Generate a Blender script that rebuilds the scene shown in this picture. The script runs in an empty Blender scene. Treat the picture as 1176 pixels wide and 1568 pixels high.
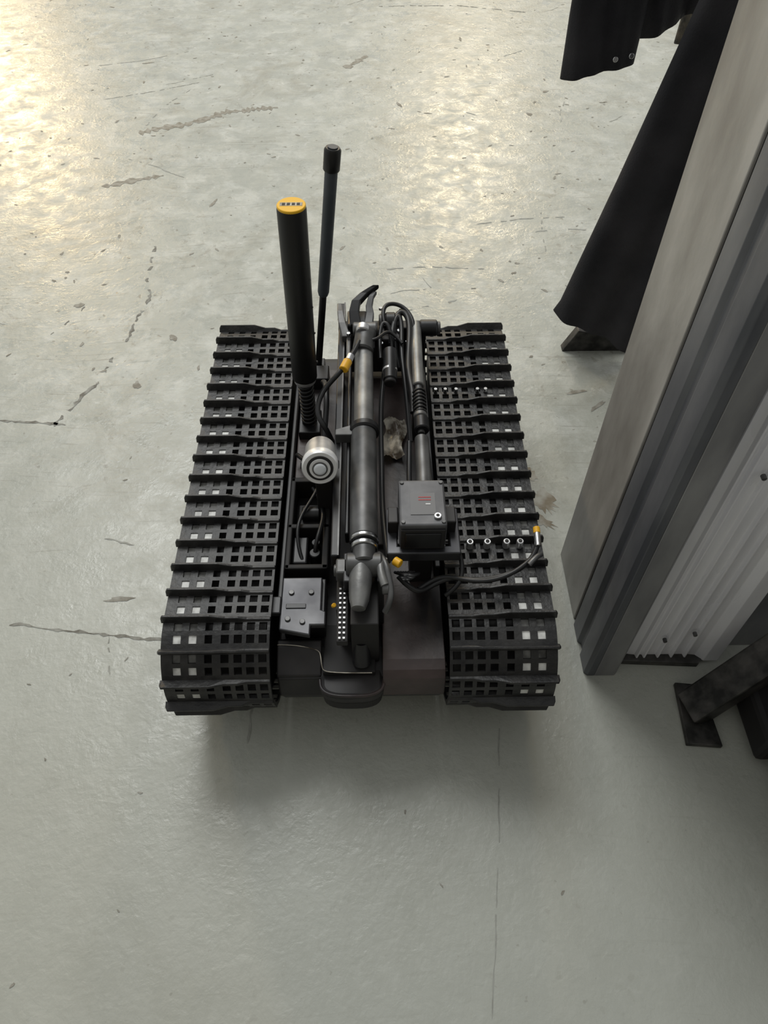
import bpy, bmesh, math, random
from mathutils import Vector, Matrix, Euler
random.seed(7)
sc=bpy.context.scene
sc.view_settings.view_transform='Standard'
col=bpy.context.collection

# ---------------------------------------------------------------- materials
def mat(name,base,rough=.5,metal=0.,base2=None,nscale=20,bump=0.,bscale=60,detail=4,rvar=0.,coat=0.,spec=.5,stretch=None):
    m=bpy.data.materials.new(name); m.use_nodes=True
    nt=m.node_tree; b=nt.nodes['Principled BSDF']
    b.inputs['Base Color'].default_value=(*base,1); b.inputs['Roughness'].default_value=rough
    b.inputs['Metallic'].default_value=metal; b.inputs['Coat Weight'].default_value=coat
    b.inputs['Specular IOR Level'].default_value=spec
    tc=nt.nodes.new('ShaderNodeTexCoord'); vec=tc.outputs['Object']
    if stretch:
        mp=nt.nodes.new('ShaderNodeMapping'); mp.inputs['Scale'].default_value=stretch
        nt.links.new(vec,mp.inputs['Vector']); vec=mp.outputs['Vector']
    if base2 is not None:
        n=nt.nodes.new('ShaderNodeTexNoise'); n.inputs['Scale'].default_value=nscale; n.inputs['Detail'].default_value=detail
        nt.links.new(vec,n.inputs['Vector'])
        r=nt.nodes.new('ShaderNodeValToRGB'); r.color_ramp.elements[0].position=.38; r.color_ramp.elements[1].position=.65
        r.color_ramp.elements[0].color=(*base,1); r.color_ramp.elements[1].color=(*base2,1)
        nt.links.new(n.outputs['Fac'],r.inputs['Fac']); nt.links.new(r.outputs['Color'],b.inputs['Base Color'])
    if rvar>0:
        n3=nt.nodes.new('ShaderNodeTexNoise'); n3.inputs['Scale'].default_value=nscale*1.7; n3.inputs['Detail'].default_value=5
        nt.links.new(vec,n3.inputs['Vector'])
        mr=nt.nodes.new('ShaderNodeMapRange'); mr.inputs['To Min'].default_value=max(.05,rough-rvar); mr.inputs['To Max'].default_value=rough+rvar
        nt.links.new(n3.outputs['Fac'],mr.inputs['Value']); nt.links.new(mr.outputs['Result'],b.inputs['Roughness'])
    if bump>0:
        n2=nt.nodes.new('ShaderNodeTexNoise'); n2.inputs['Scale'].default_value=bscale; n2.inputs['Detail'].default_value=5
        nt.links.new(tc.outputs['Object'],n2.inputs['Vector'])
        bp=nt.nodes.new('ShaderNodeBump'); bp.inputs['Strength'].default_value=bump; bp.inputs['Distance'].default_value=.01
        nt.links.new(n2.outputs['Fac'],bp.inputs['Height']); nt.links.new(bp.outputs['Normal'],b.inputs['Normal'])
    return m
M={}
M['rubber']=mat('track_rubber',(.011,.011,.012),.45,0,(.030,.029,.028),30,.15,120)
M['black']=mat('black_anodized',(.009,.009,.010),.38,.2,(.018,.018,.020),25)
M['dull']=mat('dull_black',(.009,.008,.008),.65)
M['tube']=mat('antenna_black',(.005,.005,.005),.42)
M['ant2']=mat('antenna_slate',(.05,.06,.07),.5,0,(.065,.075,.09),30)
M['yellow']=mat('yellow_label',(.9,.5,.01),.4)
M['yellowp']=mat('yellow_connector',(.85,.45,.02),.4)
M['arm']=mat('arm_grey',(.16,.16,.16),.42,.6,(.27,.27,.26),22,.05,80,rvar=.1)
M['armd']=mat('arm_dark',(.075,.075,.075),.44,.5,(.145,.145,.145),22,rvar=.1)
M['steel']=mat('bright_steel',(.65,.66,.67),.25,1.,(.5,.5,.5),40,rvar=.1)
M['alu']=mat('brushed_aluminium',(.75,.75,.76),.36,.8,(.55,.55,.56),35,rvar=.1)
M['ring']=mat('lamp_ring_silver',(.80,.80,.81),.35,.35)
M['plate']=mat('battery_plate',(.05,.05,.055),.4,.6,(.10,.10,.105),15,rvar=.1)
M['box']=mat('camera_box_grey',(.08,.08,.085),.45,.3,(.13,.13,.135),25)
M['deck']=mat('deck_camo_brown',(.016,.013,.014),.45,0,(.070,.050,.047),9,.1,60)
M['grime']=mat('hull_dark',(.014,.013,.014),.5,.2,(.030,.027,.027),14)
M['pale']=mat('hole_light',(.78,.78,.75),.5,0,(.45,.45,.43),60)  # pale colour stands in for floor light seen through the belt holes
M['paleb']=mat('hole_light_dim',(.22,.22,.21),.5,0,(.06,.06,.055),60)  # dimmer copy of the painted hole light, for the second row
M['tan']=mat('camo_tan',(.07,.05,.03),.35,0,(.75,.70,.60),34,.4,40)
M['glass']=mat('lens_glass',(.75,.78,.82),.08,0,coat=1.)
M['red']=mat('red_text',(.4,.03,.03),.5)
M['label']=mat('label_grey',(.15,.15,.155),.5)
M['white']=mat('white_paint',(.7,.7,.7),.5)
M['cable']=mat('cable_black',(.010,.010,.011),.42)
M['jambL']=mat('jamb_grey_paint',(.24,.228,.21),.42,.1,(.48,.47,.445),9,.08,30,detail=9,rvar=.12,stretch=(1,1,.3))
M['jambB']=mat('jamb_bluegrey',(.09,.095,.11),.4,.3,(.19,.195,.21),12,.05,30,detail=8,rvar=.12,stretch=(1,1,.3))
M['jambF']=mat('jamb_flange_grey',(.20,.20,.21),.4,.3,(.36,.36,.365),12,.05,30,detail=8,rvar=.12,stretch=(1,1,.3))
M['jambS']=mat('jamb_silver',(.80,.80,.84),.3,0,(.95,.95,.98),14,.05,40,detail=8,rvar=.1,stretch=(1,1,.25))
M['cloth']=mat('black_fabric',(.013,.013,.017),.75,0,(.040,.038,.043),5,.2,300,spec=.35)
M['camo']=mat('camo_fabric',(.03,.03,.028),.85,0,(.14,.12,.09),35,.3,200)
M['scuff']=mat('scuffed_black_steel',(.018,.018,.017),.45,.4,(.09,.085,.08),30,.1,60)
M['crack']=mat('crack_dark',(.16,.15,.125),.8,0,(.33,.33,.30),50)
M['seam']=mat('seam_faint',(.28,.28,.25),.7,0,(.38,.385,.35),50)
M['chip']=mat('chip_brown',(.19,.175,.14),.6,0,(.33,.32,.28),60)
M['stain']=mat('stain_brown',(.20,.165,.11),.5,0,(.40,.39,.34),30,detail=8)
M['blocker']=mat('blocker_grey',(.20,.20,.19),.7,0,(.25,.25,.24),3)

def floor_mat():
    m=bpy.data.materials.new('painted_concrete'); m.use_nodes=True
    nt=m.node_tree; N=nt.nodes; L=nt.links; b=N['Principled BSDF']
    tc=N.new('ShaderNodeTexCoord')
    def noise(scale,detail=5,dist=0.,rough=.55,vec=None):
        n=N.new('ShaderNodeTexNoise'); n.inputs['Scale'].default_value=scale; n.inputs['Detail'].default_value=detail
        n.inputs['Distortion'].default_value=dist; n.inputs['Roughness'].default_value=rough
        L.new(vec or tc.outputs['Object'],n.inputs['Vector']); return n
    def ramp(src,p0,p1,c0,c1):
        r=N.new('ShaderNodeValToRGB'); e=r.color_ramp.elements
        e[0].position=p0; e[1].position=p1; e[0].color=(*c0,1); e[1].color=(*c1,1); L.new(src,r.inputs['Fac']); return r
    def mix(fac,a,bb):
        x=N.new('ShaderNodeMix'); x.data_type='RGBA'
        L.new(fac,x.inputs[0])
        for s,i in ((a,6),(bb,7)):
            if isinstance(s,tuple): x.inputs[i].default_value=(*s,1)
            else: L.new(s,x.inputs[i])
        return x.outputs[2]
    def g(v): return (v,v,v)
    base=ramp(noise(1.3,6).outputs['Fac'],.3,.7,(.395,.405,.36),(.465,.475,.425)).outputs['Color']
    mott=ramp(noise(9,10,.3,.75).outputs['Fac'],.47,.62,g(0),g(.85)).outputs['Color']
    c1=mix(mott,base,(.55,.56,.515))
    gr=ramp(noise(3.1,10,.9,.75).outputs['Fac'],.52,.70,g(0),g(.8)).outputs['Color']
    c2=mix(gr,c1,(.315,.305,.25))
    gr2=ramp(noise(14,9,1.4,.75).outputs['Fac'],.58,.66,g(0),g(.6)).outputs['Color']
    c2=mix(gr2,c2,(.27,.255,.21))
    wh=ramp(noise(21,8,1.0,.7).outputs['Fac'],.60,.68,g(0),g(.6)).outputs['Color']
    c2=mix(wh,c2,(.63,.63,.59))
    sp=ramp(noise(48,3,0,.5).outputs['Fac'],.67,.71,g(0),g(.7)).outputs['Color']
    last=mix(sp,c2,(.24,.225,.185))
    for ang,sx,sy,th in ((.5,5,150,.69),(-.9,6,130,.69),(1.25,5,140,.70),(.1,5,110,.71)):
        wv=N.new('ShaderNodeVectorMath'); wv.operation='MULTIPLY_ADD'
        nz=noise(1.2,1); L.new(nz.outputs['Color'],wv.inputs[0]); wv.inputs[1].default_value=(.25,.25,0); L.new(tc.outputs['Object'],wv.inputs[2])
        mp=N.new('ShaderNodeMapping'); mp.inputs['Rotation'].default_value=(0,0,ang); mp.inputs['Scale'].default_value=(sx,sy,1)
        L.new(wv.outputs[0],mp.inputs['Vector'])
        s=ramp(noise(1,2,0,.5,mp.outputs['Vector']).outputs['Fac'],th-.02,th+.03,g(0),g(.5)).outputs['Color']
        last=mix(s,last,(.27,.26,.22))
    # traffic wear: the strip nearest the camera is cleaner than the open bay
    clean=mix(ramp(noise(2.3,7,.5,.6).outputs['Fac'],.45,.75,g(0),g(.55)).outputs['Color'],base,(.35,.35,.30))
    clean=mix(ramp(noise(60,3).outputs['Fac'],.70,.73,g(0),g(.5)).outputs['Color'],clean,(.26,.25,.21))
    sep=N.new('ShaderNodeSeparateXYZ'); L.new(tc.outputs['Object'],sep.inputs[0])
    wr=N.new('ShaderNodeMapRange'); wr.inputs['From Min'].default_value=.45; wr.inputs['From Max'].default_value=1.5
    wr.inputs['To Min'].default_value=.18; wr.inputs['To Max'].default_value=1.; wr.interpolation_type='SMOOTHSTEP'
    L.new(sep.outputs['Y'],wr.inputs['Value'])
    last=mix(wr.outputs['Result'],clean,last)
    L.new(last,b.inputs['Base Color'])
    rr=N.new('ShaderNodeMapRange'); rr.inputs['From Min'].default_value=.38; rr.inputs['From Max'].default_value=.62; rr.inputs['To Min'].default_value=.18; rr.inputs['To Max'].default_value=.50
    L.new(noise(15,10,.5,.75).outputs['Fac'],rr.inputs['Value']); L.new(rr.outputs['Result'],b.inputs['Roughness'])
    bp=N.new('ShaderNodeBump'); bp.inputs['Strength'].default_value=.3; bp.inputs['Distance'].default_value=.004
    L.new(noise(34,7,.5,.6).outputs['Fac'],bp.inputs['Height'])
    bp2=N.new('ShaderNodeBump'); bp2.inputs['Strength'].default_value=.3; bp2.inputs['Distance'].default_value=.002
    L.new(noise(110,4,.2,.5).outputs['Fac'],bp2.inputs['Height']); L.new(bp.outputs['Normal'],bp2.inputs['Normal'])
    L.new(bp2.outputs['Normal'],b.inputs['Normal'])
    b.inputs['Specular IOR Level'].default_value=.5
    return m
M['floor']=floor_mat()

# ---------------------------------------------------------------- helpers
def link(name,me,m,parent=None,smooth=False,bevel=0):
    ob=bpy.data.objects.new(name,me); col.objects.link(ob)
    if m is not None: me.materials.append(m)
    if smooth:
        for p in me.polygons: p.use_smooth=True
    if bevel>0:
        md=ob.modifiers.new('bev','BEVEL'); md.width=bevel; md.segments=2; md.limit_method='ANGLE'
    if parent is not None:
        ob.parent=parent; ob.matrix_parent_inverse=parent_inv[parent.name]
    return ob
parent_inv={}
def root(name,loc):
    e=bpy.data.objects.new(name,None); e.empty_display_size=.05; e.location=loc; col.objects.link(e)
    parent_inv[name]=Matrix.Translation(Vector(loc)).inverted(); return e
def mesh(bm,name):
    bmesh.ops.recalc_face_normals(bm,faces=bm.faces[:])
    me=bpy.data.meshes.new(name); bm.to_mesh(me); bm.free(); return me
def box(name,x0,x1,y0,y1,z0,z1,m,par,bevel=.002,rot=None):
    bm=bmesh.new(); bmesh.ops.create_cube(bm,size=1)
    c=Vector(((x0+x1)/2,(y0+y1)/2,(z0+z1)/2))
    bmesh.ops.scale(bm,vec=(abs(x1-x0),abs(y1-y0),abs(z1-z0)),verts=bm.verts)
    if rot: bmesh.ops.rotate(bm,verts=bm.verts,cent=(0,0,0),matrix=Euler(rot).to_matrix())
    bmesh.ops.translate(bm,verts=bm.verts,vec=c)
    return link(name,mesh(bm,name),m,par,bevel=bevel)
def frame_of(d):
    d=d.normalized(); return d.to_track_quat('Z','Y').to_matrix()
def lathe(name,p1,p2,prof,m,par,seg=32):
    p1=Vector(p1); p2=Vector(p2); R=frame_of(p2-p1); Ln=(p2-p1).length
    bm=bmesh.new(); rings=[]
    for t,r in prof:
        rings.append([bm.verts.new(p1+R@Vector((r*math.cos(2*math.pi*k/seg),r*math.sin(2*math.pi*k/seg),t*Ln))) for k in range(seg)])
    for a,b in zip(rings,rings[1:]):
        for k in range(seg): bm.faces.new((a[k],a[(k+1)%seg],b[(k+1)%seg],b[k]))
    bm.faces.new(rings[0]); bm.faces.new(rings[-1])
    ob=link(name,mesh(bm,name),m,par,smooth=True)
    md=ob.modifiers.new('es','EDGE_SPLIT'); md.split_angle=math.radians(40)
    return ob
def cyl(name,p1,p2,r,m,par,ch=None,seg=32):
    L=(Vector(p2)-Vector(p1)).length; ch=min(r*.15,L*.2) if ch is None else ch; e=ch/L
    return lathe(name,p1,p2,[(0,r-ch),(e,r),(1-e,r),(1,r-ch)],m,par,seg)
def tube(name,pts,r,m,par,res=6):
    cu=bpy.data.curves.new(name,'CURVE'); cu.dimensions='3D'; cu.bevel_depth=r; cu.bevel_resolution=4; cu.resolution_u=res; cu.use_fill_caps=True
    sp=cu.splines.new('NURBS'); sp.points.add(len(pts)-1)
    for i,p in enumerate(pts): sp.points[i].co=(*p,1)
    sp.use_endpoint_u=True; sp.order_u=min(4,len(pts))
    ob=bpy.data.objects.new(name,cu); col.objects.link(ob)
    dg=bpy.context.evaluated_depsgraph_get(); me=bpy.data.meshes.new_from_object(ob.evaluated_get(dg)); bpy.data.objects.remove(ob)
    me.materials.clear()
    return link(name,me,m,par,smooth=True)
def spring(name,p1,p2,R,r,turns,m,par):
    p1=Vector(p1);p2=Vector(p2);F=frame_of(p2-p1);L=(p2-p1).length
    n=turns*12; pts=[p1+F@Vector((R*math.cos(2*math.pi*i/12),R*math.sin(2*math.pi*i/12),L*i/n)) for i in range(n+1)]
    return tube(name,pts,r,m,par,2)
def prism(name,poly,z0,z1,m,par,bevel=.0015,axis='z'):
    bm=bmesh.new()
    def V(a,b,c):
        return (a,b,c) if axis=='z' else ((c,a,b) if axis=='x' else (a,c,b))
    lo=[bm.verts.new(V(x,y,z0)) for x,y in poly]; hi=[bm.verts.new(V(x,y,z1)) for x,y in poly]
    bm.faces.new(lo); bm.faces.new(hi); n=len(poly)
    for i in range(n): bm.faces.new((lo[i],lo[(i+1)%n],hi[(i+1)%n],hi[i]))
    return link(name,mesh(bm,name),m,par,bevel=bevel)

# ---------------------------------------------------------------- floor
bm=bmesh.new(); bmesh.ops.create_grid(bm,x_segments=1,y_segments=1,size=9)
bmesh.ops.translate(bm,verts=bm.verts,vec=(0,4,0))
floor=link('floor',mesh(bm,'floor'),M['floor']); parent_inv['floor']=Matrix.Identity(4)
def ribbon(bm,pts,w,z=.0006,jag=.6,gap=.0,wob=.006):
    P=[]
    for a,b in zip(pts,pts[1:]):
        a=Vector(a);b=Vector(b); n=max(2,int((b-a).length/.009))
        for i in range(n): P.append(a.lerp(b,i/n))
    P.append(Vector(pts[-1])); L=[];Rr=[]; off=0
    for i,p in enumerate(P):
        d=(P[min(i+1,len(P)-1)]-P[max(i-1,0)]).normalized(); nrm=Vector((-d.y,d.x))
        off=max(-wob,min(wob,off+random.uniform(-1,1)*wob*.4))
        q=p+nrm*off
        ww=w*random.uniform(1-jag,1+jag)/2
        if i in(0,len(P)-1): ww*=.2
        L.append(bm.verts.new((q.x+nrm.x*ww,q.y+nrm.y*ww,z))); Rr.append(bm.verts.new((q.x-nrm.x*ww,q.y-nrm.y*ww,z)))
    skip=0
    for i in range(len(P)-1):
        if skip==0 and random.random()<gap*.4: skip=random.randint(1,4)
        if skip>0: skip-=1; continue
        bm.faces.new((Rr[i],Rr[i+1],L[i+1],L[i]))
def blob(bm,x,y,rx,ry,ang,z=.0007,n=12,lo=.6,hi=1.15):
    vs=[]
    for k in range(n):
        a=2*math.pi*k/n; r=random.uniform(lo,hi)
        px,py=rx*r*math.cos(a),ry*r*math.sin(a)
        vs.append(bm.verts.new((x+px*math.cos(ang)-py*math.sin(ang),y+px*math.sin(ang)+py*math.cos(ang),z)))
    bm.faces.new(vs)
bm=bmesh.new()
ribbon(bm,[(-1.2,.72),(-.701,.706),(-.628,.701),(-.541,.69),(-.455,.679),(-.30,.655)],.0045,jag=.8,gap=.05)
ribbon(bm,[(-1.2,1.25),(-.866,1.242),(-.712,1.224)],.005,jag=.8)
ribbon(bm,[(-.735,1.222),(-.673,1.385),(-.632,1.534),(-.618,1.73),(-.647,1.971)],.007,gap=.3,jag=.9,wob=.012)
ribbon(bm,[(.037,3.931),(.398,3.942),(.744,3.836)],.006,gap=.3)
ribbon(bm,[(-.858,1.538),(-.809,1.577),(-.759,1.688)],.004,gap=.3,wob=.01)
link('floor_cracks',mesh(bm,'floor_cracks'),M['crack'],floor)
bm=bmesh.new()
ribbon(bm,[(-.216,.55),(-.220,.470)],.003)
ribbon(bm,[(.204,.508),(.181,.300),(.148,.086)],.0014,gap=.3,wob=.002)
ribbon(bm,[(-.495,.68),(-.47,.60)],.002,gap=.3)
ribbon(bm,[(-.551,.899),(-.488,.882)],.003,gap=.3)
for i in range(34):
    x=random.uniform(-1.7,1.3); y=random.uniform(1.4,4.2); a=random.choice((.3,.5,.2,1.4,1.7,2.5))+random.uniform(-.25,.25); l=random.uniform(.08,.38)
    bend=random.uniform(-.3,.3)
    ribbon(bm,[(x,y),(x+l*.5*math.cos(a),y+l*.5*math.sin(a)),(x+l*.5*math.cos(a)+l*.5*math.cos(a+bend),y+l*.5*math.sin(a)+l*.5*math.sin(a+bend))],random.uniform(.0015,.0045),gap=.4,jag=.8,wob=.006)
link('floor_seams',mesh(bm,'floor_seams'),M['seam'],floor)
bm=bmesh.new()
ribbon(bm,[(-.82,2.677),(-.655,2.751),(-.525,2.844),(-.35,2.89)],.028,jag=.9,wob=.012)
ribbon(bm,[(-.872,2.314),(-.785,2.346),(-.685,2.383)],.022,jag=.9)
ribbon(bm,[(-.101,3.232),(-.023,3.363)],.025,jag=.8)
for x,y in((-.516,1.538),(-.574,1.360),(.573,2.811),(.662,3.005),(-.79,1.68)): blob(bm,x,y,.016,.010,random.random()*3)
for x,y,a in((.38,3.532,1.6),(-.5,2.2,1.2),(.1,2.9,1.9),(-.9,3.3,.3),(.48,1.32,.2),(.52,1.27,.7),(-.49,.755,.1)): blob(bm,x,y,.028,.006,a)
for i in range(460):
    low=random.random()<.14
    x=random.uniform(-1.8,1.6); y=random.uniform(.0,1.2) if low else random.uniform(1.3,4.2)
    s=random.uniform(.0010,.0020) if low else random.uniform(.002,.005); blob(bm,x,y,s*random.uniform(1,3.5),s,random.random()*3.1)
link('floor_chips',mesh(bm,'floor_chips'),M['chip'],floor)
bm=bmesh.new()
blob(bm,.350,.985,.025,.040,.4,.0004,26,.5,1.2); blob(bm,.342,.93,.015,.03,.9,.0005,20,.5,1.2); blob(bm,.335,1.06,.012,.02,.2,.0005,16,.5,1.2)
link('floor_stain',mesh(bm,'floor_stain'),M['stain'],floor)
wb=box('light_blocker',-3.2,1.6,-.95,-.85,0,2.6,M['blocker'],None,0)  # unseen panel added behind the camera to block sky light and darken near floor

# ---------------------------------------------------------------- robot
rb=root('tracked_robot',(-.027,.87,0))
def circ(cy,cz,r,n=48): return [(cy+r*math.cos(2*math.pi*k/n),cz+r*math.sin(2*math.pi*k/n)) for k in range(n)]
FY=.558
pts=circ(FY,.171,.087)+circ(1.196,.171,.087)+circ(.66,.072,.055)+circ(1.09,.072,.055)
def hull(p):
    p=sorted(set(p)); cr=lambda o,a,b:(a[0]-o[0])*(b[1]-o[1])-(a[1]-o[1])*(b[0]-o[0])
    lo=[]
    for q in p:
        while len(lo)>1 and cr(lo[-2],lo[-1],q)<=0: lo.pop()
        lo.append(q)
    up=[]
    for q in reversed(p):
        while len(up)>1 and cr(up[-2],up[-1],q)<=0: up.pop()
        up.append(q)
    return lo[:-1]+up[:-1]
H=hull(pts)
seg=[(Vector(a),Vector(b)) for a,b in zip(H,H[1:]+H[:1])]
LEN=sum((b-a).length for a,b in seg)
NP=round(LEN/.0452); pitch=LEN/NP
def at(s):
    s%=LEN
    for a,b in seg:
        l=(b-a).length
        if s<=l: 
            return a.lerp(b,s/l)
        s-=l
    return seg[0][0]
def nrm(s):
    d=(at(s+.004)-at(s-.004)).normalized(); return Vector((d.y,-d.x))
W=.1555
def track(name,xin,sgn):
    X=lambda u: xin+sgn*u*W
    rows=[0,.17,.43,.57,.83,1.0]
    cols=[0,.025,.10,.140,.215,.255,.33,.375,.45,.53,.60,.675,.75,.82,.895,1.0]
    holes={1,3,5,7,9,11,13}
    bm=bmesh.new(); R=[]
    for k in range(NP):
        for f in rows[:-1]:
            s=(k+f)*pitch; p=at(s); R.append([bm.verts.new((X(u),p.x,p.y)) for u in cols])
    n=len(R)
    for i in range(n):
        ri=i%5
        for j in range(len(cols)-1):
            if ri in(1,3) and j in holes: continue
            bm.faces.new((R[i][j],R[i][j+1],R[(i+1)%n][j+1],R[(i+1)%n][j]))
    ob=link(name+'_belt',mesh(bm,name),M['rubber'],rb)
    md=ob.modifiers.new('s','SOLIDIFY'); md.thickness=.006; md.offset=0
    bm=bmesh.new()
    prof=[(0,.006,0),(.22,.006,0),(.30,.010,.002),(.42,.010,.002),(.56,.016,.006),(1.0,.016,.006),(1.02,.010,.005)]
    for k in range(NP):
        s=(k+.07)*pitch; prev=None
        for u,h,sh in prof:
            p=at(s); nn=nrm(s); t=Vector((-nn.y,nn.x))
            q=[]
            for w,hh in((-.0045,0.002),(-.0018,h),(.0018,h),(.0045,0.002)):
                v=p+t*w+nn*hh; q.append(bm.verts.new((X(u),v.x,v.y)))
            if prev:
                for a in range(4): bm.faces.new((prev[a],prev[(a+1)%4],q[(a+1)%4],q[a]))
            else: bm.faces.new(q)
            prev=q
        bm.faces.new(prev)
    link(name+'_cleats',mesh(bm,name),M['rubber'],rb,bevel=.0008)
    for nm,mt,rowsel in(('_hole_light','pale',(.57,.83,.0012)),('_hole_light_dim','paleb',(.17,.43,-.0010))):  # pads in the outer holes paint the floor light showing through the belt
        bm=bmesh.new()
        for u0,u1 in((.675,.75),(.82,.895)):
            for k in range(NP):
                fa,fb,off=rowsel
                s0=(k+fa)*pitch; s1=(k+fb)*pitch
                if at(s0).y<.13: continue
                c4=[]
                for s in(s0,s1):
                    p=at(s)+nrm(s)*off; c4.append([bm.verts.new((X(u),p.x,p.y)) for u in(u0,u1)])
                bm.faces.new((c4[0][0],c4[0][1],c4[1][1],c4[1][0]))
        link(name+nm,mesh(bm,name),M[mt],rb)
    core=[ (at(k*LEN/90)-nrm(k*LEN/90)*.022) for k in range(90)]
    prism(name+'_core',[(p.x,p.y) for p in core],X(.06),X(.94),M['dull'],rb,0,axis='x')
    for i,(cy,cz,r) in enumerate(((FY,.170,.062),(1.196,.170,.062),(.68,.072,.036),(.80,.070,.036),(.94,.070,.036),(1.08,.072,.036))):
        xa=X(.95);xb=X(.985)
        lathe(name+'_wheel_%d'%i,(xa,cy,cz),(xb,cy,cz),[(0,r),(.6,r),(.8,r*.85),(.8,r*.45),(1,r*.4),(1,r*.15)],M['armd'],rb)
track('track_left',-.1570,-1)
track('track_right',.1030,1)

prism('hull',[(.490,.140),(.497,.182),(.545,.190),(1.21,.190),(1.245,.17),(1.245,.08),(1.20,.055),(.56,.055),(.51,.09)],-.152,.098,M['grime'],rb,.003,axis='x')
prism('front_deck_plate',[(.484,.150),(.486,.180),(.490,.192),(.500,.201),(.515,.206),(.700,.209),(.700,.197),(.510,.190),(.497,.150)],.006,.099,M['deck'],rb,.001,axis='x')
prism('front_left_box',[(.495,.150),(.500,.186),(.538,.205),(.548,.207),(.560,.190),(.5,.150)],-.1525,-.086,M['grime'],rb,.002,axis='x')
tube('plate_edge',[(-.152,.541,.2065),(-.13,.541,.2075),(-.105,.536,.2065),(-.090,.532,.206),(-.086,.525,.204),(-.085,.503,.198),(-.078,.498,.197),(-.01,.498,.197)],.0007,M['tan'],rb)
bmp=[]
for k in range(17):
    a=math.pi*(k/16); ca,sa=math.cos(a),math.sin(a)
    bmp.append((-.040-.048*math.copysign(abs(ca)**.7,ca),.492-.027*sa**.7))
prism('tow_bumper',bmp+[(.008,.515),(-.088,.515)],.160,.184,M['grime'],rb,.007)
tube('tow_bumper_rim',[(x,y+.003,.182) for x,y in bmp],.0025,M['deck'],rb)
prism('tow_bumper_lower',[(x*.94-.0024,y*.98+.012) for x,y in bmp]+[(.004,.515),(-.084,.515)],.135,.160,M['dull'],rb,.004)
prism('front_notch',[(-.083,.50),(-.005,.50),(-.005,.58),(-.083,.58)],.186,.196,M['dull'],rb,.001)
box('rail_left',-.154,-.146,.60,1.22,.19,.235,M['black'],rb)
box('rail_right',.090,.100,.66,1.22,.19,.235,M['black'],rb)
box('deck_brown_mid',-.005,.088,.73,1.15,.190,.200,M['deck'],rb)
box('deck_brown_left',-.144,-.065,.86,1.15,.190,.222,M['deck'],rb)
for i,(a,b,c,d) in enumerate(((-.146,-.138,.655,.845),(-.088,-.078,.655,.845),(-.146,-.078,.835,.845),(-.146,-.078,.735,.744),(-.146,-.078,.655,.664))):
    box('bay_bar_%d'%i,a,b,c,d,.20,.242,M['dull'],rb)
box('bay_floor',-.14,-.08,.66,.84,.19,.197,M['dull'],rb)
box('bay_block',-.132,-.095,.75,.80,.197,.222,M['dull'],rb)
box('bay_module',-.136,-.112,.672,.725,.197,.232,M['black'],rb,.003)
cyl('bay_connector',(-.100,.69,.20),(-.100,.69,.236),.009,M['black'],rb)
cyl('bay_connector_b',(-.100,.715,.20),(-.100,.715,.230),.007,M['black'],rb)
cyl('bay_motor',(-.125,.775,.228),(-.095,.775,.228),.013,M['black'],rb)
tube('bay_cable_a',[(-.10,.69,.23),(-.098,.70,.255),(-.085,.74,.25),(-.09,.79,.24),(-.11,.83,.23)],.0035,M['cable'],rb)
tube('bay_cable_b',[(-.12,.68,.23),(-.135,.72,.25),(-.12,.77,.25),(-.10,.81,.245),(-.09,.85,.25)],.003,M['cable'],rb)
prism('battery_plate',[(-.146,.545),(-.100,.535),(-.100,.552),(-.078,.552),(-.078,.575),(-.085,.578),(-.085,.636),(-.146,.636)],.235,.246,M['plate'],rb,.002)
box('battery_block',-.143,-.08,.56,.64,.19,.236,M['black'],rb)
for i,(x,y) in enumerate(((-.131,.608),(-.101,.608),(-.134,.562),(-.112,.557))): cyl('plate_screw_%d'%i,(x,y,.245),(x,y,.249),.0042,M['armd'],rb)
box('battery_strap',-.138,-.108,.580,.588,.246,.2475,M['black'],rb)
box('hinge_tab',-.166,-.145,.57,.60,.24,.25,M['black'],rb)

AX=-.019
cyl('arm_upper',(AX-.001,.86,.34),(AX-.001,1.06,.34),.0165,M['arm'],rb)
cyl('arm_lower',(AX,.640,.335),(AX-.001,.868,.338),.0205,M['armd'],rb)
cyl('arm_collar',(AX,.853,.338),(AX,.868,.338),.0245,M['black'],rb)
cyl('arm_ring_a',(AX,.636,.334),(AX,.642,.334),.0215,M['steel'],rb)
cyl('arm_ring_b',(AX,.624,.333),(AX,.631,.333),.0200,M['steel'],rb)
cyl('arm_neck',(AX,.60,.332),(AX,.636,.334),.0165,M['armd'],rb)
prism('collar_bracket',[(-.066,.845),(-.04,.845),(-.032,.852),(-.032,.868),(-.04,.868),(-.066,.858)],.325,.345,M['armd'],rb)
cyl('knuckle',(AX-.026,.603,.325),(AX+.026,.603,.325),.018,M['armd'],rb)
lathe('knuckle_nose',(AX-.004,.60,.325),(AX-.008,.535,.318),[(0,.017),(.4,.0165),(.8,.014),(1,.010)],M['arm'],rb)
cyl('knuckle_cap',(AX+.024,.603,.325),(AX+.034,.603,.325),.011,M['steel'],rb)
box('knuckle_fork',AX-.030,AX-.018,.575,.625,.20,.325,M['black'],rb)
box('knuckle_fork_b',AX+.018,AX+.028,.575,.625,.20,.325,M['black'],rb)
box('arm_mount',AX-.02,AX+.02,.52,.60,.19,.30,M['dull'],rb)
lathe('arm_pivot',(AX-.006,.528,.24),(AX-.006,.515,.20),[(0,.011),(1,.014)],M['black'],rb)
box('knuckle_link',-.060,-.036,.590,.616,.30,.325,M['armd'],rb,.003)
cyl('knuckle_pin',(-.063,.603,.312),(-.03,.603,.312),.009,M['armd'],rb)
box('arm_side_rail',-.068,-.056,.62,1.225,.295,.325,M['black'],rb)
box('rail_edge',-.0585,-.0560,.62,1.225,.325,.327,M['armd'],rb,0)
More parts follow.
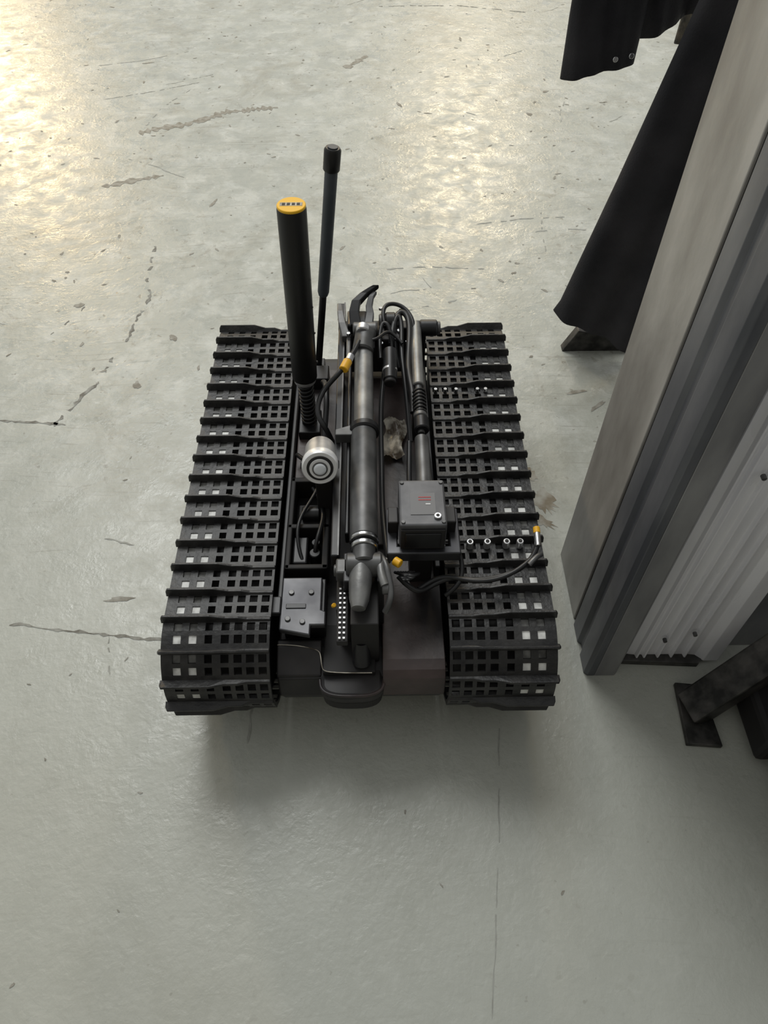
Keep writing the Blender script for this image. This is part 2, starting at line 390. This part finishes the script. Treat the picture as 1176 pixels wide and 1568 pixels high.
box('arm_side_rail_b',-.048,-.042,.66,1.16,.30,.325,M['black'],rb)
box('chain_back',-.058,-.042,.495,.585,.285,.297,M['dull'],rb)
for i in range(11):
    y=.500+i*.0080
    for x in(-.0535,-.0475): box('chain_link_%d_%d'%(i,int(x<-.05)),x-.0018,x+.0018,y-.0016,y+.0016,.297,.3000,M['alu'],rb,.0006)
box('chain_post',-.060,-.040,.55,.60,.19,.29,M['dull'],rb)
RX=.075
cyl('link_tube_upper',(RX,.975,.33),(RX+.002,1.15,.33),.0105,M['arm'],rb)
spring('link_spring',(RX,.905,.33),(RX,.965,.33),.0105,.0022,7,M['cable'],rb)
cyl('link_core',(RX,.86,.33),(RX,.98,.33),.006,M['armd'],rb)
cyl('link_knob',(RX+.001,.865,.332),(RX+.001,.892,.332),.0125,M['black'],rb)
cyl('link_ring',(RX,.896,.33),(RX,.906,.33),.0115,M['armd'],rb)
cyl('link_rod',(RX-.002,.70,.328),(RX,.852,.328),.0115,M['armd'],rb)
for y in(.72,.98,1.12): box('link_post_%d'%int(y*100),RX-.008,RX+.008,y-.008,y+.008,.19,.325,M['dull'],rb)
box('camera_housing',.032,.099,.631,.716,.328,.380,M['box'],rb,.003)
box('camera_face',.034,.097,.6275,.632,.329,.372,M['dull'],rb,.001)
box('camera_window',.040,.091,.6255,.628,.334,.366,M['black'],rb,.001)
box('camera_label',.048,.084,.650,.690,.380,.3808,M['label'],rb,0)
for i in range(2): box('camera_label_text_%d'%i,.060,.078,.676+i*.005,.6775+i*.005,.3808,.3812,M['red'],rb,0)
box('camera_label_mark',.070,.077,.668,.670,.3808,.3813,M['white'],rb,0)
for i,(x,y) in enumerate(((.037,.637),(.094,.637),(.037,.710),(.094,.710))): cyl('camera_screw_%d'%i,(x,y,.379),(x,y,.382),.003,M['armd'],rb)
cyl('camera_eyelet',(.086,.646,.379),(.086,.646,.384),.0055,M['steel'],rb); cyl('camera_eyelet_hole',(.086,.646,.383),(.086,.646,.3845),.0025,M['dull'],rb)
prism('camera_yoke',[(.014,.706),(.014,.622),(.122,.622),(.122,.706),(.106,.706),(.106,.636),(.030,.636),(.030,.706)],.305,.325,M['plate'],rb,.002)
box('camera_yoke_ear_a',.016,.0315,.66,.69,.305,.350,M['grime'],rb); box('camera_yoke_ear_b',.100,.116,.66,.69,.305,.350,M['grime'],rb)
box('camera_stem',.05,.085,.65,.70,.2,.31,M['dull'],rb)
d=Vector((.05,-math.cos(math.radians(22)),math.sin(math.radians(22)))).normalized()
lp=Vector((-.084,.742,.380))
lathe('spot_body',lp-d*.066,lp-d*.014,[(0,.018),(.06,.0240),(.9,.0250),(1,.0250)],M['alu'],rb,40)
lathe('spot_bezel',lp-d*.016,lp+d*.002,[(0,.0250),(.1,.0275),(.85,.0275),(1,.0255)],M['ring'],rb,48)
lathe('spot_inner',lp+d*.001,lp+d*.0035,[(0,.0205),(1,.0195)],M['dull'],rb,40)
lathe('spot_reflector',lp+d*.003,lp+d*.0048,[(0,.0160),(1,.0155)],M['ring'],rb,40)
lathe('spot_glass_ring',lp+d*.004,lp+d*.0058,[(0,.0120),(1,.0115)],M['armd'],rb,32)
lathe('spot_glass',lp+d*.005,lp+d*.0075,[(0,.0100),(.7,.0085),(1,.005)],M['glass'],rb,32)
box('spot_bracket',-.098,-.070,.775,.81,.20,.345,M['dull'],rb)
cyl('spot_hinge',(-.118,.78,.345),(-.058,.78,.345),.007,M['black'],rb)
TX=-.119
lathe('antenna_tube',(TX-.003,.985,.345),(TX+.003,.995,.652),[(0,.0205),(.01,.0215),(.99,.0215),(1,.0205)],M['tube'],rb,40)
cyl('antenna_cap',(TX+.003,.995,.651),(TX+.003,.995,.6555),.0208,M['yellow'],rb,seg=40)
box('antenna_cap_plate',TX-.013,TX+.019,.9905,.9995,.6555,.6558,M['tan'],rb,0)
for i in range(4): box('antenna_cap_text_%d'%i,TX-.010+i*.007,TX-.0055+i*.007,.992,.998,.6558,.6561,M['dull'],rb,0)
for i,zz in enumerate((.38,.44,.49,.54,.59)): cyl('antenna_rivet_%d'%i,(TX+.0195,.9845,zz),(TX+.0215,.983,zz),.002,M['armd'],rb,seg=12)
cyl('antenna_ring',(TX-.003,.985,.336),(TX-.003,.985,.345),.0185,M['alu'],rb)
cyl('antenna_core',(TX-.003,.985,.2),(TX-.003,.985,.34),.0095,M['dull'],rb)
spring('antenna_spring',(TX-.003,.985,.235),(TX-.003,.985,.336),.0125,.0024,11,M['cable'],rb)
box('antenna_foot',TX-.022,TX+.018,.955,1.015,.19,.24,M['black'],rb)
a0=Vector((-.114,1.15,.22)); a1=Vector((-.061,1.15,.662)); dd=(a1-a0)
cyl('whip_low',a0,a0+dd*.42,.0065,M['black'],rb)
lathe('whip_body',a0+dd*.40,a0+dd*.95,[(0,.0085),(.03,.0105),(1,.0105)],M['ant2'],rb)
lathe('whip_cap',a0+dd*.92,a1,[(0,.0125),(.05,.0135),(.9,.0135),(1,.011)],M['tube'],rb)
cyl('whip_tip',a1,a1+dd*.004,.008,M['ant2'],rb)
box('whip_foot',-.13,-.10,1.13,1.17,.19,.235,M['black'],rb)
box('wrist_block',-.036,.000,1.055,1.125,.31,.352,M['black'],rb,.004)
cyl('wrist_barrel',(-.022,1.05,.345),(-.016,1.10,.352),.019,M['armd'],rb)
cyl('wrist_joint',(-.040,1.115,.345),(.004,1.115,.345),.014,M['armd'],rb)
def finger(name,pts,w,t,m):
    bm=bmesh.new(); prev=None
    for i,p in enumerate(pts):
        p=Vector(p); k=1-.45*i/(len(pts)-1)
        q=[bm.verts.new(p+Vector((sx*w*k/2,0,sz*t*k/2))) for sx,sz in((-1,-1),(1,-1),(1,1),(-1,1))]
        if prev:
            for a in range(4): bm.faces.new((prev[a],prev[(a+1)%4],q[(a+1)%4],q[a]))
        else: bm.faces.new(q)
        prev=q
    bm.faces.new(prev); return link(name,mesh(bm,name),m,rb,bevel=.0015)
finger('gripper_jaw_a',[(-.034,1.12,.345),(-.038,1.145,.358),(-.034,1.165,.368),(-.020,1.180,.374),(-.004,1.190,.380),(.004,1.193,.384)],.020,.016,M['black'])
finger('gripper_jaw_b',[(-.012,1.12,.345),(-.008,1.145,.355),(-.010,1.16,.362),(-.006,1.178,.370),(.001,1.188,.374)],.016,.013,M['armd'])
finger('gripper_jaw_c',[(-.052,1.10,.335),(-.060,1.13,.345),(-.064,1.16,.350),(-.066,1.185,.350)],.016,.014,M['armd'])
box('gripper_palm',-.050,-.014,1.12,1.165,.33,.352,M['black'],rb,.004)
cyl('wrist_silver',(-.022,1.085,.362),(-.020,1.10,.364),.0125,M['alu'],rb)
box('wrist_side',-.052,-.044,1.05,1.18,.30,.34,M['armd'],rb)
cyl('rear_camera',(.026,.985,.335),(.027,1.055,.345),.0125,M['black'],rb)
cyl('rear_camera_band',(.026,1.005,.337),(.026,1.012,.338),.0133,M['alu'],rb)
cyl('rear_camera_lens',(.026,.978,.334),(.026,.986,.335),.0105,M['dull'],rb)
box('rear_motor',.005,.05,1.10,1.16,.28,.335,M['grime'],rb,.005)
cyl('rear_motor_barrel',(.008,1.155,.33),(.052,1.155,.33),.017,M['armd'],rb)
cyl('rear_motor_cap',(.020,1.150,.335),(.040,1.150,.335),.0185,M['black'],rb)
box('rear_cross',-.07,.10,1.165,1.19,.20,.31,M['grime'],rb,.003)
cyl('rear_knob',(.085,1.145,.325),(.118,1.145,.325),.0155,M['black'],rb)
cyl('rear_knob_cap',(.118,1.145,.325),(.124,1.145,.325),.012,M['armd'],rb)
box('rear_hub_left',-.15,-.09,1.09,1.13,.2,.25,M['black'],rb)
for i,(x,y,z) in enumerate(((.045,1.12,.335),(.06,1.10,.325),(-.005,1.145,.352),(.012,1.09,.33),(-.048,1.10,.345),(.012,1.175,.345),(.05,1.175,.34))): cyl('rear_bolt_%d'%i,(x,y,z),(x,y,z+.005),.0038,M['steel'],rb,seg=12)
tube('cable_a',[(-.028,1.06,.362),(-.035,1.035,.362),(-.050,1.00,.36),(-.068,.98,.35),(-.088,.968,.335),(-.100,.935,.33),(-.098,.905,.32),(-.080,.89,.31),(-.066,.885,.25)],.0045,M['cable'],rb)
cyl('connector_yellow_a',(-.055,.988,.358),(-.047,1.008,.361),.0082,M['yellowp'],rb); cyl('connector_neck',(-.046,1.008,.361),(-.042,1.022,.362),.0065,M['alu'],rb)
tube('cable_b',[(.03,1.09,.33),(.035,1.16,.35),(.062,1.17,.35),(.066,1.12,.34),(.060,1.06,.33),(.058,1.0,.33),(.066,.96,.33),(.064,.92,.32)],.0055,M['cable'],rb)
tube('cable_c',[(.045,1.06,.30),(.030,1.12,.34),(.045,1.165,.355),(.052,1.13,.34),(.046,1.06,.33),(.056,.98,.31),(.060,.90,.27)],.0045,M['cable'],rb)
tube('cable_d',[(.010,1.05,.33),(.006,1.12,.345),(.022,1.14,.36),(.034,1.10,.34),(.03,1.04,.30)],.004,M['cable'],rb)
tube('cable_h',[(.02,1.13,.34),(.01,1.17,.355),(.035,1.19,.355),(.07,1.17,.345),(.078,1.12,.335),(.06,1.06,.30)],.004,M['cable'],rb)
tube('cable_i',[(-.03,1.08,.35),(.000,1.06,.36),(.012,1.09,.355),(.03,1.11,.35),(.05,1.08,.34)],.003,M['cable'],rb)
tube('cable_e',[(-.14,.90,.24),(-.115,.86,.26),(-.105,.82,.30),(-.10,.79,.34)],.004,M['cable'],rb)
tube('cable_j',[(-.10,1.08,.25),(-.09,1.03,.30),(-.085,.98,.28),(-.095,.92,.25),(-.085,.87,.24)],.005,M['cable'],rb)
tube('cable_k',[(.02,1.08,.30),(.012,1.02,.29),(.008,.95,.27),(.010,.86,.25),(.008,.78,.25),(.012,.70,.26),(.016,.64,.28)],.0045,M['cable'],rb)
tube('cable_l',[(.058,.90,.27),(.056,.84,.26),(.052,.78,.27),(.056,.72,.30)],.0045,M['cable'],rb)
tube('cable_m',[(.085,.88,.29),(.092,.83,.28),(.088,.77,.28),(.092,.71,.29)],.0035,M['cable'],rb)
tube('cable_n',[(.11,.66,.31),(.125,.64,.30),(.128,.61,.29),(.118,.59,.285),(.10,.585,.27)],.0035,M['cable'],rb)
tube('cable_f',[(.03,.60,.30),(.055,.575,.285),(.075,.60,.27),(.109,.609,.285),(.135,.595,.292),(.170,.598,.292),(.205,.607,.297),(.232,.625,.305),(.241,.650,.315),(.239,.668,.318)],.004,M['cable'],rb)
tube('cable_g',[(.06,.59,.28),(.09,.615,.28),(.118,.600,.292),(.155,.590,.292),(.20,.602,.296),(.225,.622,.306)],.0035,M['cable'],rb)
cyl('connector_tip',(.239,.662,.317),(.239,.672,.319),.0052,M['yellowp'],rb); cyl('connector_silver',(.238,.640,.314),(.239,.663,.317),.0048,M['steel'],rb)
tube('cable_clip',[(.222,.612,.308),(.232,.622,.314),(.242,.63,.308)],.004,M['armd'],rb)
for i in range(8):
    a=i*.9
    tube('cable_loop_%d'%i,[(.025+.004*i,.60,.31),(.035+.012*math.sin(a),.578+.008*math.cos(a),.322),(.055+.008*math.cos(a),.590,.318),(.062,.605,.30),(.045,.612,.285)],.0022,M['cable'],rb)
cyl('connector_yellow_b',(.024,.607,.330),(.033,.600,.330),.0066,M['yellowp'],rb)
tube('hook_claw',[(.002,.618,.33),(.012,.60,.34),(.014,.58,.335),(.020,.560,.325),(.017,.545,.315),(.010,.540,.30)],.0045,M['armd'],rb)
tube('hook_claw_b',[(.004,.60,.335),(.004,.58,.335),(.010,.565,.33)],.006,M['arm'],rb)
cyl('hook_roller',(.006,.565,.322),(.016,.565,.322),.009,M['armd'],rb)
cyl('yellow_dot',(-.066,.574,.262),(-.064,.572,.268),.0032,M['yellowp'],rb)
for i,x in enumerate((.144,.171,.201,.222)):
    cyl('track_bolt_%d'%i,(x,.678,.262),(x,.678,.277),.0055,M['alu'],rb,seg=16); cyl('track_bolt_in_%d'%i,(x,.678,.277),(x,.678,.2783),.0030,M['dull'],rb,seg=12)
for i,x in enumerate((.112,.130,.150,.19,.205)): cyl('track_bolt_far_%d'%i,(x,1.036,.262),(x,1.036,.270),.0035,M['steel'],rb,seg=12)
bm=bmesh.new(); bmesh.ops.create_grid(bm,x_segments=14,y_segments=20,size=.5)
for v in bm.verts:
    x,y=v.co.x,v.co.y
    v.co=Vector((.033+x*.040+.006*math.sin(y*6),.968+y*.10,.212+random.uniform(-.002,.002)+.006*math.sin(x*7+y*5)))
ob=link('camo_sheet',mesh(bm,'camo'),M['tan'],rb,smooth=True)

# ---------------------------------------------------------------- steel door jamb at right
dj=root('steel_door_frame',(.56,.72,0))
HZ=2.3
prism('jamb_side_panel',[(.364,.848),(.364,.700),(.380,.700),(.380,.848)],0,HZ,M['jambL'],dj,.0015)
prism('jamb_side_lip',[(.3675,.700),(.3675,.688),(.380,.688),(.380,.700)],0,HZ,M['dull'],dj,.0005)
prism('jamb_side_band',[(.362,.688),(.362,.652),(.368,.646),(.368,.632),(.362,.626),(.362,.590),(.368,.584),(.380,.584),(.380,.688)],0,HZ,M['jambB'],dj,.001)
prism('jamb_flange',[(.380,.584),(.415,.584),(.421,.590),(.421,.606),(.380,.606)],0,HZ,M['jambF'],dj,.0015)
prism('jamb_recess',[(.421,.604),(.440,.619),(.440,.64),(.380,.64),(.380,.606)],0.0,HZ,M['jambB'],dj,.001)
rib=[(.440,.619)]
for x in(.455,.468,.492,.516,.540):
    rib+=[(x,.617),(x+.0015,.610),(x+.0045,.610),(x+.006,.617)]
rib+=[(.562,.615),(.575,.604),(.60,.604),(.60,.66),(.440,.66)]
prism('jamb_ribbed_face',rib,.012,HZ,M['jambS'],dj,.0008)
prism('jamb_body',[(.380,.848),(.380,.64),(.60,.64),(1.5,.64),(1.5,.848)],0,HZ,M['jambF'],dj,.001)
prism('jamb_foot',[(.425,.606),(.565,.598),(.60,.64),(.425,.64)],0,.014,M['scuff'],dj,.001)
for i,(z,x) in enumerate(((.08,.485),(.10,.530),(.5,.485),(.6,.53))): cyl('jamb_screw_%d'%i,(x+.003,.612,z),(x+.003,.605,z),.0035,M['armd'],dj,seg=12)
# ---------------------------------------------------------------- dark trolley
st=root('steel_trolley',(.70,.4,0))
prism('foot_plate',[(.507,.455),(.565,.450),(.560,.560),(.515,.565)],0,.010,M['scuff'],st,.002)
def beam(name,a,b,w,h,m,par):
    a=Vector(a);b=Vector(b); d=(b-a); R=frame_of(d); bm=bmesh.new(); vs=[]
    for p in(a,b):
        vs.append([bm.verts.new(p+R@Vector((sx*w/2,sy*h/2,0))) for sx,sy in((-1,-1),(1,-1),(1,1),(-1,1))])
    bm.faces.new(vs[0]);bm.faces.new(vs[1])
    for k in range(4): bm.faces.new((vs[0][k],vs[0][(k+1)%4],vs[1][(k+1)%4],vs[1][k]))
    return link(name,mesh(bm,name),m,par,bevel=.003)
beam('leg_brace',(.530,.515,.012),(.78,.585,.40),.055,.040,M['scuff'],st)
box('trolley_shade_base',.60,1.1,.42,.57,.02,.09,M['dull'],st,.01)  # black base extended into view to supply the shadow at the right edge
box('trolley_base_side',.620,1.1,.10,.42,.05,.11,M['dull'],st,.01)
box('trolley_side',.68,.71,.10,.58,.11,.50,M['scuff'],st,.01)
for i,(x,y) in enumerate(((.645,.15),(.640,.36),(1.05,.15),(1.05,.5))): cyl('caster_%d'%i,(x-.012,y,.03),(x+.012,y,.03),.03,M['dull'],st)

# ---------------------------------------------------------------- hanging garments
def garment(name,secs,m,par,folds=5,amp=.012,n=72,capb=True):
    bm=bmesh.new(); rings=[]
    S=[]
    for a,b in zip(secs,secs[1:]):
        for i in range(14):
            t=i/14; S.append(tuple(Vector(a[j]).lerp(Vector(b[j]),t) if j<2 else a[j]*(1-t)+b[j]*t for j in range(4)))
    S.append((Vector(secs[-1][0]),Vector(secs[-1][1]),secs[-1][2],secs[-1][3]))
    for i,(cc,hw,th,tilt) in enumerate(S):
        w=Vector((hw[0],hw[1],0)); nn=Vector((-hw[1],hw[0],0)).normalized(); h=i/len(S)
        ring=[]
        for k in range(n):
            a=2*math.pi*k/n; ca,sa=math.cos(a),math.sin(a)
            x=math.copysign(abs(ca)**.8,ca)
            off=th*sa+amp*math.sin(folds*x+1.3+2.2*h)*(.4+.6*abs(sa))+amp*.5*math.sin(11*x+6*h)*abs(sa)
            p=cc+w*x+nn*off; p=p+Vector((0,0,tilt*x)); ring.append(bm.verts.new(p))
        rings.append(ring)
    for a,b in zip(rings,rings[1:]):
        for k in range(n): bm.faces.new((a[k],a[(k+1)%n],b[(k+1)%n],b[k]))
    bm.faces.new(rings[-1])
    if capb: bm.faces.new(rings[0])
    return link(name,mesh(bm,name),m,par,smooth=True)
gr=root('garment_rack',(.62,1.5,0))
prism('rack_foot',[(.470,.0),(.500,.062),(.640,.03),(.640,.0)],1.470,1.495,M['scuff'],gr,.002,axis='y')
beam('rack_foot_b',(.60,1.482,.012),(.98,1.482,.012),.026,.020,M['scuff'],gr)
beam('rack_foot_c',(.96,1.25,.012),(.96,1.80,.012),.026,.020,M['scuff'],gr)
cyl('rack_post',(.96,1.482,.02),(.96,1.482,1.74),.014,M['armd'],gr)
cyl('rack_bar',(.30,1.482,1.74),(1.25,1.482,1.74),.012,M['armd'],gr)
g1=root('black_trousers',(.62,1.44,.8))
garment('legs',[((.545,1.450,.072),(.110,-.050),.022,-.034),((.560,1.450,.12),(.114,-.045),.028,-.018),((.625,1.43,.45),(.126,-.035),.035,0),((.695,1.40,.80),(.142,-.03),.04,0),((.78,1.42,1.25),(.15,-.02),.04,0),((.80,1.44,1.70),(.12,0),.03,0)],M['cloth'],g1,folds=4,amp=.011)
g2=root('black_jacket',(.45,1.62,1.1))
garment('sleeve',[((.452,1.615,.595),(.073,.01),.022,.012),((.452,1.62,.70),(.075,.01),.026,.008),((.455,1.62,1.0),(.08,.01),.03,0),((.50,1.57,1.66),(.07,0),.03,0)],M['cloth'],g2,folds=4,amp=.006)
garment('body',[((.60,1.655,.675),(.070,.01),.025,.035),((.60,1.65,.9),(.085,.01),.03,.0),((.60,1.60,1.66),(.12,0),.03,0)],M['cloth'],g2,folds=5,amp=.010)
for i,(x,z) in enumerate(((.475,.615),(.505,.621))): cyl('snap_%d'%i,(x,1.585,z+.010),(x,1.578,z+.012),.005,M['steel'],g2,seg=16)
g3=root('camouflage_jacket',(.76,1.8,1.1))
garment('body',[((.755,1.80,.60),(.095,.01),.025,.02),((.76,1.79,1.0),(.10,.01),.03,.0),((.78,1.76,1.66),(.12,0),.03,0)],M['camo'],g3,folds=5,amp=.010)

# ---------------------------------------------------------------- lights
w=bpy.data.worlds.new('w'); sc.world=w; w.use_nodes=True
w.node_tree.nodes['Background'].inputs[0].default_value=(.985,1,.985,1); w.node_tree.nodes['Background'].inputs[1].default_value=.50
def area(name,loc,tgt,size,power,color,sy=None):
    l=bpy.data.lights.new(name,'AREA'); l.energy=power; l.color=color; l.size=size
    if sy: l.shape='RECTANGLE'; l.size_y=sy
    o=bpy.data.objects.new(name,l); col.objects.link(o); o.location=loc
    o.rotation_euler=(Vector(tgt)-Vector(loc)).to_track_quat('-Z','Y').to_euler(); return o
area('bay_lamp_warm_a',(1.44,12,5),(.28,2.3,0),1.0,140,(1,.80,.50))
area('bay_lamp_warm_b',(-6.9,14.7,5),(-1.3,2.8,0),1.3,300,(1,.72,.36))
area('skylight',(-1.2,4.6,6),(0,1,0),3.2,250,(.99,1,.98))

# ---------------------------------------------------------------- camera
cam=bpy.data.cameras.new('camera'); co=bpy.data.objects.new('camera',cam); col.objects.link(co)
cam.sensor_fit='VERTICAL'; cam.sensor_height=36; cam.lens=36*1132/1568; cam.clip_start=.02
co.location=(0,0,1.2); co.rotation_euler=(math.radians(90)-math.atan2(1415,1132),0,-.0155)
sc.camera=co
